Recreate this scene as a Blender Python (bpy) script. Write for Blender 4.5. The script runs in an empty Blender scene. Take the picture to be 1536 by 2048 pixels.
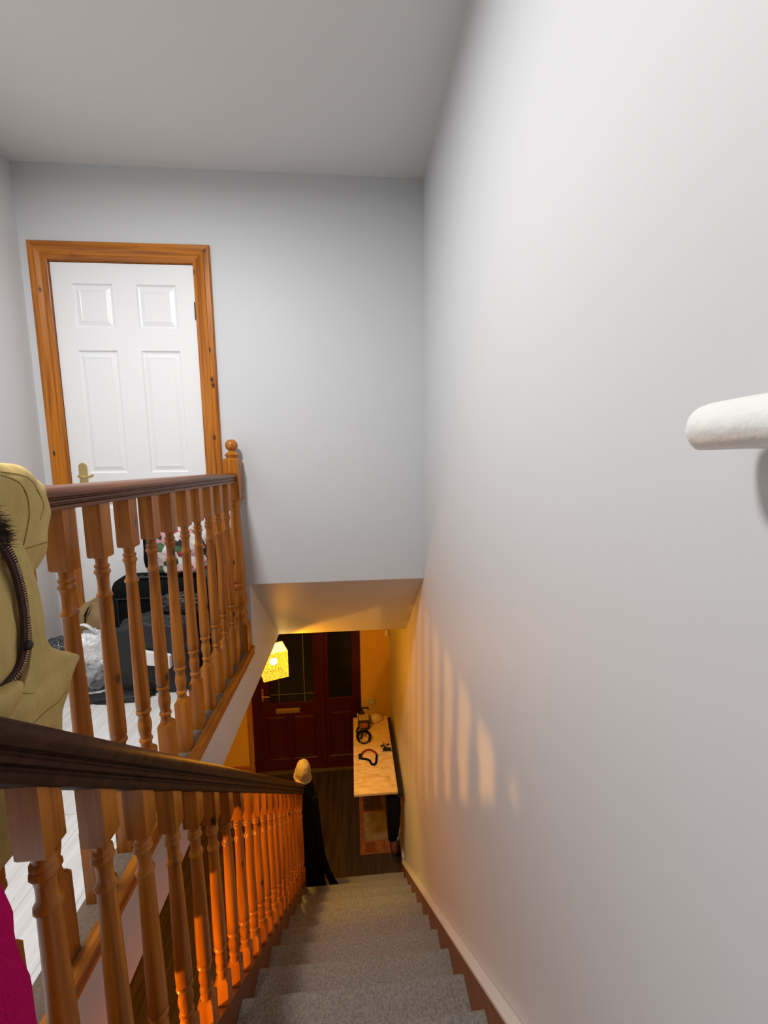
import bpy, bmesh, math, random
from mathutils import Vector, Matrix, noise
random.seed(7)
scene = bpy.context.scene
C = scene.collection
PI = math.pi

# ------------------------------------------------------------------ measures (metres; the camera is the origin)
YAW, PITCH, ROLL, FPX = .0792, -.1194, -.0128, 802.3
XR, XA, XW = .41, -.592, -1.621          # right wall, stairwell apron face, left wall
YF, YH, YB = 2.274, 4.625, -3.4          # upper end wall, front door wall, wall behind the camera
ZC, ZL, ZAP, ZH = 1.484, -1.0675, -1.308, -3.7556   # ceiling, landing floor, hall ceiling, hall floor
ZB, YS = -.671, 3.05                     # lower edge of the end wall over the stairs; end of the sloped soffit
XN, XNL, Y0, G, Z0, RI = .3748, -.433, 3.1009, .2296, -3.5488, .2068
SL = RI / G
XS = -.4515                              # stair balustrade plane
XLB = -.6325                             # landing balustrade plane

# ------------------------------------------------------------------ camera
cd = bpy.data.cameras.new('camera'); cam = bpy.data.objects.new('camera', cd); C.objects.link(cam)
F = Vector((math.sin(YAW)*math.cos(PITCH), math.cos(YAW)*math.cos(PITCH), math.sin(PITCH)))
Rr = Vector((math.cos(YAW), -math.sin(YAW), 0)); U = Rr.cross(F)
R_ = Rr*math.cos(ROLL)+U*math.sin(ROLL); U_ = -Rr*math.sin(ROLL)+U*math.cos(ROLL)
m = Matrix((R_, U_, -F)).transposed().to_4x4(); cam.matrix_world = m
cd.sensor_fit = 'VERTICAL'; cd.sensor_height = 36; cd.lens = 36*FPX/2048; cd.clip_start = .02
scene.camera = cam

# ------------------------------------------------------------------ light and exposure
w = bpy.data.worlds.new('world'); scene.world = w; w.use_nodes = True
w.node_tree.nodes['Background'].inputs[0].default_value = (0.75, .8, 1, 1)
w.node_tree.nodes['Background'].inputs[1].default_value = 0.0
vs = scene.view_settings
vs.view_transform = 'Standard'; vs.look = 'None'; vs.gamma = 1; vs.use_curve_mapping = False; vs.exposure = 0.42

def area(name, loc, rot, size, power, col, shape='DISK', sy=None):
    l = bpy.data.lights.new(name, 'AREA'); l.shape = shape; l.size = size
    if sy: l.size_y = sy
    l.energy = power; l.color = col
    o = bpy.data.objects.new(name, l); o.location = loc; o.rotation_euler = rot; C.objects.link(o); return o
def point(name, loc, power, col, r=.03):
    l = bpy.data.lights.new(name, 'POINT'); l.energy = power; l.color = col; l.shadow_soft_size = r
    o = bpy.data.objects.new(name, l); o.location = loc; C.objects.link(o); return o

LX, LY = -.80, .84
area('landing_lamp_light', (LX, LY, ZC-.062), (0, 0, 0), .26, 30, (1, .985, .975))
WARM = (1, .54, .06)
point('hall_bulb_light', (-1.2, .362, -1.583), 54, (1, .44, .06), .028)
PEND = Vector((-.628, 2.975, -1.49))

# ------------------------------------------------------------------ materials
def mat(name, col, rough=.6, spec=.4, bump=0, bscale=60, var=0, vscale=4, metal=0, coat=0, col2=None):
    m = bpy.data.materials.new(name); m.use_nodes = True
    nt = m.node_tree; b = nt.nodes['Principled BSDF']
    b.inputs['Base Color'].default_value = (*col, 1); b.inputs['Roughness'].default_value = rough
    b.inputs['Specular IOR Level'].default_value = spec; b.inputs['Metallic'].default_value = metal
    b.inputs['Coat Weight'].default_value = coat
    geo = nt.nodes.new('ShaderNodeNewGeometry')
    if var or col2:
        n = nt.nodes.new('ShaderNodeTexNoise'); n.inputs['Scale'].default_value = vscale; n.inputs['Detail'].default_value = 4
        nt.links.new(geo.outputs['Position'], n.inputs['Vector'])
        r = nt.nodes.new('ShaderNodeValToRGB'); nt.links.new(n.outputs['Fac'], r.inputs[0])
        c2 = col2 or tuple(max(0, c*(1-var)) for c in col)
        r.color_ramp.elements[0].position = .35; r.color_ramp.elements[1].position = .65
        r.color_ramp.elements[0].color = (*c2, 1); r.color_ramp.elements[1].color = (*col, 1)
        nt.links.new(r.outputs[0], b.inputs['Base Color'])
    if bump:
        n = nt.nodes.new('ShaderNodeTexNoise'); n.inputs['Scale'].default_value = bscale; n.inputs['Detail'].default_value = 5
        nt.links.new(geo.outputs['Position'], n.inputs['Vector'])
        bp = nt.nodes.new('ShaderNodeBump'); bp.inputs['Strength'].default_value = bump; bp.inputs['Distance'].default_value = .01
        nt.links.new(n.outputs['Fac'], bp.inputs['Height']); nt.links.new(bp.outputs[0], b.inputs['Normal'])
    return m

def wood(name, light, dark, axis=2, rough=.32, knots=True, knotcol=(.05, .015, .004), cross=48, along=2.0, coat=.12, slope=0, spec=.35):
    """varnished softwood: stretched grain along one axis plus scattered knots"""
    m = bpy.data.materials.new(name); m.use_nodes = True
    nt = m.node_tree; N = nt.nodes; Lk = nt.links; b = N['Principled BSDF']
    b.inputs['Roughness'].default_value = rough; b.inputs['Specular IOR Level'].default_value = spec; b.inputs['Coat Weight'].default_value = coat; b.inputs['Coat Roughness'].default_value = .2
    geo = N.new('ShaderNodeNewGeometry'); mp = N.new('ShaderNodeMapping'); mp.vector_type = 'POINT'
    sc = [cross]*3; sc[axis] = along; mp.inputs['Scale'].default_value = sc
    if slope: mp.inputs['Rotation'].default_value = (slope, 0, 0)
    Lk.new(geo.outputs['Position'], mp.inputs['Vector'])
    n = N.new('ShaderNodeTexNoise'); n.inputs['Scale'].default_value = 1; n.inputs['Detail'].default_value = 5; n.inputs['Distortion'].default_value = .7
    Lk.new(mp.outputs[0], n.inputs['Vector'])
    r = N.new('ShaderNodeValToRGB'); Lk.new(n.outputs['Fac'], r.inputs[0])
    r.color_ramp.elements[0].position = .32; r.color_ramp.elements[1].position = .62
    r.color_ramp.elements[0].color = (*dark, 1); r.color_ramp.elements[1].color = (*light, 1)
    out = r.outputs[0]
    if knots:
        mp2 = N.new('ShaderNodeMapping'); s2 = [17.]*3; s2[axis] = 9.; mp2.inputs['Scale'].default_value = s2
        Lk.new(geo.outputs['Position'], mp2.inputs['Vector'])
        v = N.new('ShaderNodeTexVoronoi'); v.inputs['Scale'].default_value = 1; Lk.new(mp2.outputs[0], v.inputs['Vector'])
        k = N.new('ShaderNodeValToRGB'); Lk.new(v.outputs['Distance'], k.inputs[0])
        k.color_ramp.elements[0].position = .08; k.color_ramp.elements[0].color = (1, 1, 1, 1)
        k.color_ramp.elements[1].position = .19; k.color_ramp.elements[1].color = (0, 0, 0, 1)
        sx = N.new('ShaderNodeSeparateColor'); Lk.new(v.outputs['Color'], sx.inputs[0])
        gt = N.new('ShaderNodeMath'); gt.operation = 'GREATER_THAN'; gt.inputs[1].default_value = .45; Lk.new(sx.outputs[0], gt.inputs[0])
        mu = N.new('ShaderNodeMath'); mu.operation = 'MULTIPLY'; Lk.new(k.outputs[0], mu.inputs[0]); Lk.new(gt.outputs[0], mu.inputs[1])
        mx = N.new('ShaderNodeMix'); mx.data_type = 'RGBA'; Lk.new(mu.outputs[0], mx.inputs[0]); Lk.new(out, mx.inputs[6]); mx.inputs[7].default_value = (*knotcol, 1)
        out = mx.outputs[2]
    Lk.new(out, b.inputs['Base Color'])
    bp = N.new('ShaderNodeBump'); bp.inputs['Strength'].default_value = .08; bp.inputs['Distance'].default_value = .004
    Lk.new(n.outputs['Fac'], bp.inputs['Height']); Lk.new(bp.outputs[0], b.inputs['Normal'])
    return m

def planks(name, light, dark, gap, width, length, rough=.45, grain=30, swap=True):
    m = bpy.data.materials.new(name); m.use_nodes = True
    nt = m.node_tree; N = nt.nodes; Lk = nt.links; b = N['Principled BSDF']; b.inputs['Roughness'].default_value = rough
    geo = N.new('ShaderNodeNewGeometry'); mp = N.new('ShaderNodeMapping')
    if swap: mp.inputs['Rotation'].default_value = (0, 0, PI/2)
    Lk.new(geo.outputs['Position'], mp.inputs['Vector'])
    br = N.new('ShaderNodeTexBrick'); br.inputs['Scale'].default_value = 1; br.inputs['Brick Width'].default_value = length; br.inputs['Row Height'].default_value = width
    br.inputs['Mortar Size'].default_value = .0018; br.inputs['Color1'].default_value = (*light, 1); br.inputs['Color2'].default_value = (*[c*.9 for c in light], 1); br.inputs['Mortar'].default_value = (*gap, 1)
    Lk.new(mp.outputs[0], br.inputs['Vector'])
    mp2 = N.new('ShaderNodeMapping'); mp2.inputs['Scale'].default_value = (grain, 1.5, 1); Lk.new(geo.outputs['Position'], mp2.inputs['Vector'])
    n = N.new('ShaderNodeTexNoise'); n.inputs['Scale'].default_value = 1; n.inputs['Detail'].default_value = 6; n.inputs['Distortion'].default_value = 1
    Lk.new(mp2.outputs[0], n.inputs['Vector'])
    r = N.new('ShaderNodeValToRGB'); Lk.new(n.outputs['Fac'], r.inputs[0]); r.color_ramp.elements[0].position = .38; r.color_ramp.elements[1].position = .6
    r.color_ramp.elements[0].color = (*dark, 1); r.color_ramp.elements[1].color = (1, 1, 1, 1)
    mx = N.new('ShaderNodeMix'); mx.data_type = 'RGBA'; mx.blend_type = 'MULTIPLY'; mx.inputs[0].default_value = 1
    Lk.new(br.outputs['Color'], mx.inputs[6]); Lk.new(r.outputs[0], mx.inputs[7]); Lk.new(mx.outputs[2], b.inputs['Base Color'])
    return m

PAINT = mat('grey_lilac_wall_paint', (.655, .668, .68), .55, .3, bump=.02, bscale=220)
CEIL = mat('ceiling_paint', (.78, .765, .745), .8, .2, bump=.05, bscale=150)
HALLP = mat('hall_lamp_ochre_wall', (.74, .50, .09), .7, .3, bump=.04, bscale=150)  # the lamp's yellow light is put into this wall colour
PINE_Z = wood('pine_vertical_grain', (.52, .175, .014), (.27, .072, .005), 2)
PINE_Y = wood('pine_lengthwise_grain', (.52, .175, .014), (.27, .072, .005), 1)
PINE_X = wood('pine_crosswise_grain', (.52, .175, .014), (.27, .072, .005), 0)
RAILM = wood('red_brown_stained_rail', (.20, .062, .018), (.085, .024, .008), 1, rough=.28, knots=False, cross=60)
RAILD = wood('dark_brown_shaded_rail', (.045, .017, .009), (.018, .007, .004), 1, rough=.5, knots=False, cross=60, slope=-.73, coat=0, spec=.12)  # same stain as the landing rail, with shade put into the colour
STRM = wood('string_brown_wood', (.25, .088, .024), (.14, .045, .012), 1, rough=.5, knots=False, slope=-.73)
WHITE = mat('white_door_paint', (.85, .86, .87), .35, .5)
WPAINT = mat('white_gloss_brushed', (.82, .83, .80), .35, .5, bump=.2, bscale=60)
CAPM = mat('pale_cap', (.66, .62, .58), .55, .3, bump=.1, bscale=60)
CARPET = mat('grey_carpet', (.39, .38, .35), .95, .1, bump=1.0, bscale=240, var=.34, vscale=120)
LAMIN = planks('white_washed_laminate', (.76, .76, .755), (.86, .85, .84), (.55, .53, .51), .14, 1.2)
HFLOOR = planks('dark_oak_hall_floor', (.06, .038, .022), (.45, .4, .35), (.02, .012, .008), .12, .9, rough=.5)
MAROON = wood('maroon_painted_door', (.060, .004, .003), (.036, .0025, .002), 2, rough=.4, knots=False)
BRASS = mat('aged_brass', (.62, .47, .20), .35, .5, metal=.85)
BLACKF = mat('black_fabric', (.008, .008, .0085), .95, .06, bump=.5, bscale=90)
BLACKP = mat('black_plastic', (.012, .012, .012), .4, .4)
BLACKM = mat('black_metal', (.015, .014, .014), .45, .4)
GREYSTRIP = mat('dusty_grey_brown_base', (.20, .145, .105), .85, .2, bump=.5, bscale=200, var=.25, vscale=120)

def glassdark(name):
    m = mat(name, (.012, .014, .010), .12, .5); return m
GLASS = glassdark('night_dark_door_glass')
LEAD = mat('lead_strip', (.20, .18, .14), .5, .5, metal=.3)

# ------------------------------------------------------------------ helpers
def obj(name, bm, material=None, parent=None, smooth=False, label=None):
    me = bpy.data.meshes.new(name); bmesh.ops.recalc_face_normals(bm, faces=bm.faces[:]); bm.to_mesh(me); bm.free()
    o = bpy.data.objects.new(name, me); C.objects.link(o)
    if material:
        for mm in (material if isinstance(material, (list, tuple)) else [material]): me.materials.append(mm)
    if parent: o.parent = parent
    if smooth:
        for p in me.polygons: p.use_smooth = True
        if isinstance(smooth, float):
            try: me.set_sharp_from_angle(angle=smooth)
            except Exception: pass
    if label: o['label'] = label
    return o
def tag(o, label, cat, group=None, kind=None):
    o['label'] = label; o['category'] = cat
    if group: o['group'] = group
    if kind: o['kind'] = kind
    return o
def thing(name, label, cat, group=None, loc=(0, 0, 0)):
    o = bpy.data.objects.new(name, None); o.empty_display_size = .05; C.objects.link(o); o.location = loc
    return tag(o, label, cat, group)
def struct(name, bm, m, parent=None, label=None, **k):
    o = obj(name, bm, m, parent, **k)
    if parent is None:
        o['kind'] = 'structure'
        if label: o['label'] = label
        o['category'] = name.split('_')[0]
    return o
def box(bm, x0, x1, y0, y1, z0, z1, mi=0):
    v = [bm.verts.new((x, y, z)) for x in (x0, x1) for y in (y0, y1) for z in (z0, z1)]
    for q in ((0, 1, 3, 2), (4, 6, 7, 5), (0, 4, 5, 1), (2, 3, 7, 6), (0, 2, 6, 4), (1, 5, 7, 3)):
        f = bm.faces.new([v[i] for i in q]); f.material_index = mi
    return bm
def bx(*a):
    bm = bmesh.new(); return box(bm, *a)
def bevel(bm, w=.003, seg=2):
    bmesh.ops.bevel(bm, geom=bm.edges[:], offset=w, segments=seg, profile=.6, affect='EDGES', clamp_overlap=True); return bm
def bbx(w, *a): return bevel(bx(*a), w)
def prism(bm, pts, ax, a0, a1):
    """closed polygon pts in the two other axes, extruded along ax"""
    def P(p, t):
        return {0: (t, p[0], p[1]), 1: (p[0], t, p[1]), 2: (p[0], p[1], t)}[ax]
    A = [bm.verts.new(P(p, a0)) for p in pts]; B = [bm.verts.new(P(p, a1)) for p in pts]
    bm.faces.new(A); bm.faces.new(B[::-1]); n = len(pts)
    for i in range(n): bm.faces.new((A[i], A[(i+1) % n], B[(i+1) % n], B[i]))
    return bm
def sweep(bm, prof, p0, p1):
    """profile (x,z) kept upright, swept from p0 to p1 (a sheared sweep: ends stay plumb)"""
    A = [bm.verts.new((p0[0]+x, p0[1], p0[2]+z)) for x, z in prof]; B = [bm.verts.new((p1[0]+x, p1[1], p1[2]+z)) for x, z in prof]
    bm.faces.new(A); bm.faces.new(B[::-1]); n = len(prof)
    for i in range(n): bm.faces.new((A[i], A[(i+1) % n], B[(i+1) % n], B[i]))
    return bm
def lathe(bm, prof, cx=0, cy=0, seg=16, axis='z'):
    """prof = [(r, z)]"""
    rings = []
    for r, z in prof:
        ring = []
        for i in range(seg):
            a = 2*PI*i/seg; c, s = r*math.cos(a), r*math.sin(a)
            ring.append(bm.verts.new((cx+c, cy+s, z) if axis == 'z' else (cx+c, z, cy+s)))
        rings.append(ring)
    for a, b in zip(rings, rings[1:]):
        for i in range(seg): bm.faces.new((a[i], a[(i+1) % seg], b[(i+1) % seg], b[i]))
    bm.faces.new(rings[0][::-1]); bm.faces.new(rings[-1]); return bm
def tube(bm, pts, r, seg=8, flat=1.0, closed=False):
    pts = [Vector(p) for p in pts]; n = len(pts); rings = []
    up0 = Vector((0, 0, 1))
    for i, p in enumerate(pts):
        a = pts[(i-1) % n] if (closed or i > 0) else p; b = pts[(i+1) % n] if (closed or i < n-1) else p
        t = (b-a).normalized(); s = t.cross(up0)
        if s.length < .05: s = t.cross(Vector((0, 1, 0)))
        s.normalize(); u = s.cross(t)
        rr = r[i] if isinstance(r, (list, tuple)) else r
        rings.append([bm.verts.new(p+s*rr*math.cos(2*PI*k/seg)+u*rr*flat*math.sin(2*PI*k/seg)) for k in range(seg)])
    prs = list(zip(rings, rings[1:]))+([(rings[-1], rings[0])] if closed else [])
    for a, b in prs:
        for k in range(seg): bm.faces.new((a[k], a[(k+1) % seg], b[(k+1) % seg], b[k]))
    if not closed: bm.faces.new(rings[0][::-1]); bm.faces.new(rings[-1])
    return bm
def catmull(pts, k=6):
    out = []; P = [Vector(p) for p in pts]; P = [P[0]]+P+[P[-1]]
    for i in range(1, len(P)-2):
        for j in range(k):
            t = j/k; a, b, c, d = P[i-1], P[i], P[i+1], P[i+2]
            out.append(.5*((2*b)+(-a+c)*t+(2*a-5*b+4*c-d)*t*t+(-a+3*b-3*c+d)*t**3))
    out.append(P[-2]); return out
def blob(c, s, amp=.15, freq=3, seed=0, flat=None, sub=5, ridge=False, box_=0):
    """crumpled soft body: an icosphere pushed about by noise; flat = z of the surface it lies on"""
    bm = bmesh.new(); bmesh.ops.create_icosphere(bm, subdivisions=sub, radius=1)
    for v in bm.verts:
        d = v.co.normalized()
        if box_:
            mxx = max(abs(d.x), abs(d.y), abs(d.z)); d2 = d/mxx; d = d.lerp(d2, box_)
        q = d*freq+Vector((seed*7.3, seed*3.1, seed))
        n = noise.noise(q)+.5*noise.noise(q*2.3)+.25*noise.noise(q*5.1)
        if ridge: n = (1-2*abs(noise.noise(q)))*.6+(1-2*abs(noise.noise(q*2.2)))*.35+.25*noise.noise(q*5)-.4
        k = 1+amp*n
        v.co = Vector((c[0]+d.x*s[0]*k, c[1]+d.y*s[1]*k, c[2]+d.z*s[2]*k))
        if flat is not None and v.co.z < flat: v.co.z = flat+.0005
    return bm
def loft(rows, seg=40, wr=.004, freq=26, seed=0, power=2.0, vres=6, caps=True):
    """soft upright body; rows = [(z, y_lo, y_hi, x_mid, half_thickness)] smoothed, super-ellipse rings, creased by noise"""
    P = [Vector((r[0], r[1], r[2])) for r in rows]; Q = [Vector((r[3], r[4], 0)) for r in rows]
    P = catmull(P, vres); Q = catmull(Q, vres); bm = bmesh.new(); rings = []
    for p, q in zip(P, Q):
        z, ya, yb = p; xm, ht, _ = q; ym, hy = (ya+yb)/2, (yb-ya)/2; ring = []
        for i in range(seg):
            a = 2*PI*i/seg; ca, sa = math.cos(a), math.sin(a)
            e = 2/power; x = math.copysign(abs(sa)**e, sa); y = math.copysign(abs(ca)**e, ca)
            co = Vector((xm+ht*x, ym+hy*y, z)); nv = Vector((x*hy, y*ht, 0)).normalized()
            s = Vector((co.x*freq*.7, co.y*freq, co.z*freq*.55+seed*9))
            n = (1-2*abs(noise.noise(s)))+.5*noise.noise(s*2.4)
            ring.append(bm.verts.new(co+nv*wr*n+Vector((0, 0, wr*.4*noise.noise(s*1.3)))))
        rings.append(ring)
    for a, b in zip(rings, rings[1:]):
        for i in range(seg): bm.faces.new((a[i], a[(i+1) % seg], b[(i+1) % seg], b[i]))
    if caps: bm.faces.new(rings[0][::-1]); bm.faces.new(rings[-1])
    return bm
def copy_part(src, parent, loc=None):
    c = src.copy(); C.objects.link(c); c.parent = parent; c.matrix_parent_inverse = src.matrix_parent_inverse.copy()
    if loc is not None: c.location = loc
    return c

# ================================================================== THE SETTING
struct('wall_right', bx(XR, XR+.12, -.30, YH+.1, ZH-.1, ZC+.1), PAINT, label='tall grey-lilac painted wall down the right of the stairs')
bm = bmesh.new(); D0, D1, DT = -1.500, -.782, 1.040        # upstairs door opening
box(bm, XW-.1, D0, YF, YF+.11, ZL-.2, ZC+.1); box(bm, D0, D1, YF, YF+.11, DT, ZC+.1)
box(bm, D1, XA-.002, YF, YF+.11, ZL-.2, ZC+.1); box(bm, XA-.002, XR, YF, YF+.05, ZB, ZC+.1)
struct('wall_back', bm, PAINT, label='grey-lilac end wall above the stairs with the white door')
struct('wall_left', bx(XW-.1, XW, YB, YF, ZL-.2, ZC+.1), PAINT, label='grey-lilac wall at the left end of the landing')
DARKW = mat('bounce_cut_dark_wall', (.10, .085, .075), .8, .2)  # unseen walls coloured dark to cut bounce light from behind the camera
struct('wall_front', bx(-2.6, XR, YB-.1, YB, ZH-.1, ZC+.1), DARKW)
struct('wall_rear_bounce_cut', bx(XR, XR+.12, YB-.1, -.301, ZH-.1, ZC+.1), DARKW)  # added dark stretch of wall, out of view, to soak up bounce
struct('ceiling', bx(XW-.1, XR+.1, YB-.1, YF+.1, ZC, ZC+.1), CEIL, label='off-white ceiling above the landing and the stairwell')
# landing floor (with the strip at the head of the stairs)
bm = bmesh.new(); box(bm, XW, -.668, YB, YF+.11, ZL-.03, ZL); box(bm, -.668, XR, YB, Y0-12*G-.02, ZL-.03, ZL)
struct('floor', bm, LAMIN, label='white-washed laminate floor of the landing')
bm = bmesh.new(); box(bm, XW-.8, -.64, YB, YF+.05, ZAP+.001, ZL-.03); box(bm, -.64, XR, YB, Y0-12*G-.06, ZAP+.001, ZL-.03)
struct('trim_1', bm, PAINT, label='floor build-up under the landing')
# apron of the stairwell and its upward return beside the sloped soffit
bm = bmesh.new(); prism(bm, [(Y0-12*G-.06, ZAP), (YS, ZAP), (YS, ZAP+.03), (YF+.05, ZB+.02), (YF+.001, ZB+.02), (YF+.001, -1.088), (Y0-12*G-.06, -1.088)], 0, XA-.045, XA)
struct('wall_side', bm, PAINT, label='grey-lilac apron under the landing edge along the stairwell')
bm = bmesh.new(); prism(bm, [(YF+.001, ZB), (YS, ZAP), (YS, ZAP+.12), (YF+.001, ZB+.12)], 0, XA, XR)
struct('trim_2', bm, PAINT, label='sloped grey soffit under the end wall, over the foot of the stairs')
# lower hall
bm = bmesh.new(); box(bm, -2.5, XR, YS, YH, ZAP, ZAP+.06); box(bm, -2.5, -.64, YB, YS, ZAP-.001, ZAP+.001)
struct('ceiling_hall', bm, CEIL, label='ceiling of the lower hall')
struct('floor_hall', bx(-2.5, XR, YB, YH, ZH-.1, ZH), HFLOOR, label='dark wood floor of the hall at the foot of the stairs')
struct('wall_hall_left', bx(-2.5, -2.4, YB, YH, ZH, ZAP), HALLP)
FD0, FD1 = -1.27, .053                                     # front door set opening
bm = bmesh.new(); box(bm, -2.5, FD0, YH, YH+.12, ZH, ZAP+.1); box(bm, FD1, XR, YH, YH+.12, ZH, ZAP+.1); box(bm, FD0, FD1, YH, YH+.12, -1.66, ZAP+.1)
struct('wall_hall_end', bm, HALLP, label='yellow-lit hall wall around the maroon front door')

# ---- six-panel white door with pine architrave
door = thing('door_1', 'white six-panel interior door in a knotty pine frame', 'door'); door['kind'] = 'structure'
def panelled(x0, x1, z0, z1, yf, th, panels, raised=True, holes=()):
    """door leaf front at y=yf; panels = rects (xa,xb,za,zb) sunk and fielded; holes = open rects"""
    bm = bmesh.new(); rects = list(panels)+list(holes)
    xs = sorted({x0, x1, *[r[0] for r in rects], *[r[1] for r in rects]}); zs = sorted({z0, z1, *[r[2] for r in rects], *[r[3] for r in rects]})
    def quad(a, b, c, d): bm.faces.new([bm.verts.new(p) for p in (a, b, c, d)])
    for i in range(len(xs)-1):
        for j in range(len(zs)-1):
            cx, cz = (xs[i]+xs[i+1])/2, (zs[j]+zs[j+1])/2
            if any(r[0] < cx < r[1] and r[2] < cz < r[3] for r in rects): continue
            quad((xs[i], yf, zs[j]), (xs[i+1], yf, zs[j]), (xs[i+1], yf, zs[j+1]), (xs[i], yf, zs[j+1]))
    def ring(r, i0, d0, i1, d1):
        A = [(r[0]+i0, yf+d0, r[2]+i0), (r[1]-i0, yf+d0, r[2]+i0), (r[1]-i0, yf+d0, r[3]-i0), (r[0]+i0, yf+d0, r[3]-i0)]
        B = [(r[0]+i1, yf+d1, r[2]+i1), (r[1]-i1, yf+d1, r[2]+i1), (r[1]-i1, yf+d1, r[3]-i1), (r[0]+i1, yf+d1, r[3]-i1)]
        for k in range(4): quad(A[k], A[(k+1) % 4], B[(k+1) % 4], B[k])
        return B
    for r in panels:
        ring(r, 0, 0, .006, .007); ring(r, .006, .007, .014, .009); ring(r, .014, .009, .036, .002); B = ring(r, .036, .002, .039, .0035)
        quad(*B)
    for r in holes: ring(r, 0, 0, .010, .012); ring(r, .010, .012, .010, th)
    # edges
    for (a, b) in (((x0, z0), (x1, z0)), ((x1, z0), (x1, z1)), ((x1, z1), (x0, z1)), ((x0, z1), (x0, z0))):
        quad((a[0], yf, a[1]), (b[0], yf, b[1]), (b[0], yf+th, b[1]), (a[0], yf+th, a[1]))
    if not holes: quad((x0, yf+th, z0), (x1, yf+th, z0), (x1, yf+th, z1), (x0, yf+th, z1))
    bmesh.ops.remove_doubles(bm, verts=bm.verts[:], dist=1e-5); return bm
X0, X1 = -1.490, -.793
pl, pr_ = (-1.398, -1.200), (-1.083, -.885)
pan = [(a, b, c, d) for (a, b) in (pl, pr_) for (c, d) in ((.714, .930), (-.03, .603), (-.92, -.19))]
leaf = obj('door_leaf', panelled(X0, X1, ZL+.008, 1.029, YF+.004, .035, pan), WHITE, door)
bm = bmesh.new(); box(bm, D0, X0-.003, YF-.002, YF+.10, ZL, DT); box(bm, X1+.003, D1, YF-.002, YF+.10, ZL, DT); box(bm, X0-.003, X1+.003, YF-.002, YF+.10, 1.032, DT)
obj('door_lining', bm, PINE_Z, door)
prof = [(0, 0), (.001, .010), (.008, .014), (.020, .015), (.024, .012), (.034, .013), (.044, .019), (.052, .022), (.058, .020), (.060, .0165), (.083, .0165), (.088, .012), (.088, 0)]
def leg_mesh(path):
    bm = bmesh.new(); A = [bm.verts.new(path(w_, d_)[0]) for w_, d_ in prof]; B = [bm.verts.new(path(w_, d_)[1]) for w_, d_ in prof]; n = len(prof)
    for i in range(n): bm.faces.new((A[i], A[(i+1) % n], B[(i+1) % n], B[i]))
    bm.faces.new(A); bm.faces.new(B[::-1]); return bm
ax0, ax1, az = X0-.001, X1+.004, 1.034
obj('architrave', leg_mesh(lambda w_, d_: ((ax0-w_, YF-d_, ZL), (ax0-w_, YF-d_, az+w_))), PINE_Z, door, smooth=.5)
obj('architrave', leg_mesh(lambda w_, d_: ((ax1+w_, YF-d_, ZL), (ax1+w_, YF-d_, az+w_))), PINE_Z, door, smooth=.5)
obj('architrave', leg_mesh(lambda w_, d_: ((ax0-w_, YF-d_, az+w_), (ax1+w_, YF-d_, az+w_))), PINE_X, door, smooth=.5)
# lever handle on a shaped brass plate
bm = bmesh.new(); pts = []
for i in range(13): a = PI*i/12; pts.append((-1.428+.021*math.cos(a), .004+.021*math.sin(a)*1.0))
pts += [(-1.449, -.115), (-1.407, -.115)]
prism(bm, pts, 1, YF-.001, YF+.005)
hd = obj('handle_plate', bm, BRASS, door)
bm = bmesh.new(); tube(bm, catmull([(-1.428, YF, -.045), (-1.428, YF-.035, -.045), (-1.410, YF-.045, -.047), (-1.385, YF-.045, -.050), (-1.362, YF-.044, -.045), (-1.352, YF-.043, -.036)], 5), [.008]*4+[.0075]*10+[.0065]*9+[.005]*3, 10)
obj('lever', bm, BRASS, hd, smooth=True)
for hz in (.80, -.75):
    bm = bmesh.new(); lathe(bm, [(.006, hz-.04), (.006, hz+.045)], X1+.003, YF-.004, 10); obj('hinge', bm, BLACKM, door)
obj('baseboard_back', bbx(.004, D1+.088, -.68, YF-.016, YF, ZL, ZL+.10), PINE_X)['kind'] = 'structure'

# ---- front door set in maroon: door leaf, letterbox, sidelight
fd = thing('door_2', 'maroon panelled front door with dark leaded glass and glazed sidelight', 'door'); fd['kind'] = 'structure'
ZT_ = -1.66
bm = bmesh.new(); box(bm, FD0+.02, -1.155, YH-.012, YH+.08, ZH, ZT_); box(bm, -.455, -.385, YH-.012, YH+.08, ZH, ZT_); box(bm, .002, FD1, YH-.012, YH+.08, ZH, ZT_)
box(bm, -1.155, -.455, YH-.012, YH+.08, ZT_-.06, ZT_); box(bm, -.385, .002, YH-.012, YH+.08, ZT_-.06, ZT_); box(bm, -.385, .002, YH-.012, YH+.08, ZH, ZH+.06)
obj('door_frame', bm, MAROON, fd)
l1 = obj('door_leaf', panelled(-1.155, -.457, ZH+.006, ZT_-.06, YH+.004, .045,
      [(-1.09, -.835, ZH+.16, -3.022), (-.785, -.500, ZH+.16, -3.022)], holes=[(-1.05, -.510, -2.868, -1.80)]), MAROON, fd)
obj('door_glass', bx(-1.05, -.51, YH+.025, YH+.031, -2.868, -1.80), GLASS, l1)
bm = bmesh.new()
for xx in (-.93, -.628): box(bm, xx-.004, xx+.004, YH+.020, YH+.026, -2.868, -1.80)
for zz in (-2.757, -1.93): box(bm, -1.04, -.52, YH+.019, YH+.025, zz-.004, zz+.004)
obj('lead_strip', bm, LEAD, l1)
lb = obj('letterbox', bbx(.003, -.973, -.689, YH-.010, YH+.004, -2.984, -2.925), BRASS, l1)
obj('letterbox_flap', bbx(.002, -.955, -.707, YH-.013, YH-.009, -2.973, -2.937), BRASS, lb)
bm = bmesh.new(); tube(bm, [(-1.125, YH, -2.735), (-1.125, YH-.04, -2.735), (-1.115, YH-.045, -2.735), (-1.03, YH-.045, -2.74)], .007, 8)
box(bm, -1.135, -1.112, YH-.002, YH+.004, -2.82, -2.66)
obj('lever_handle', bevel(bm, .001, 1), BRASS, l1)
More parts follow.
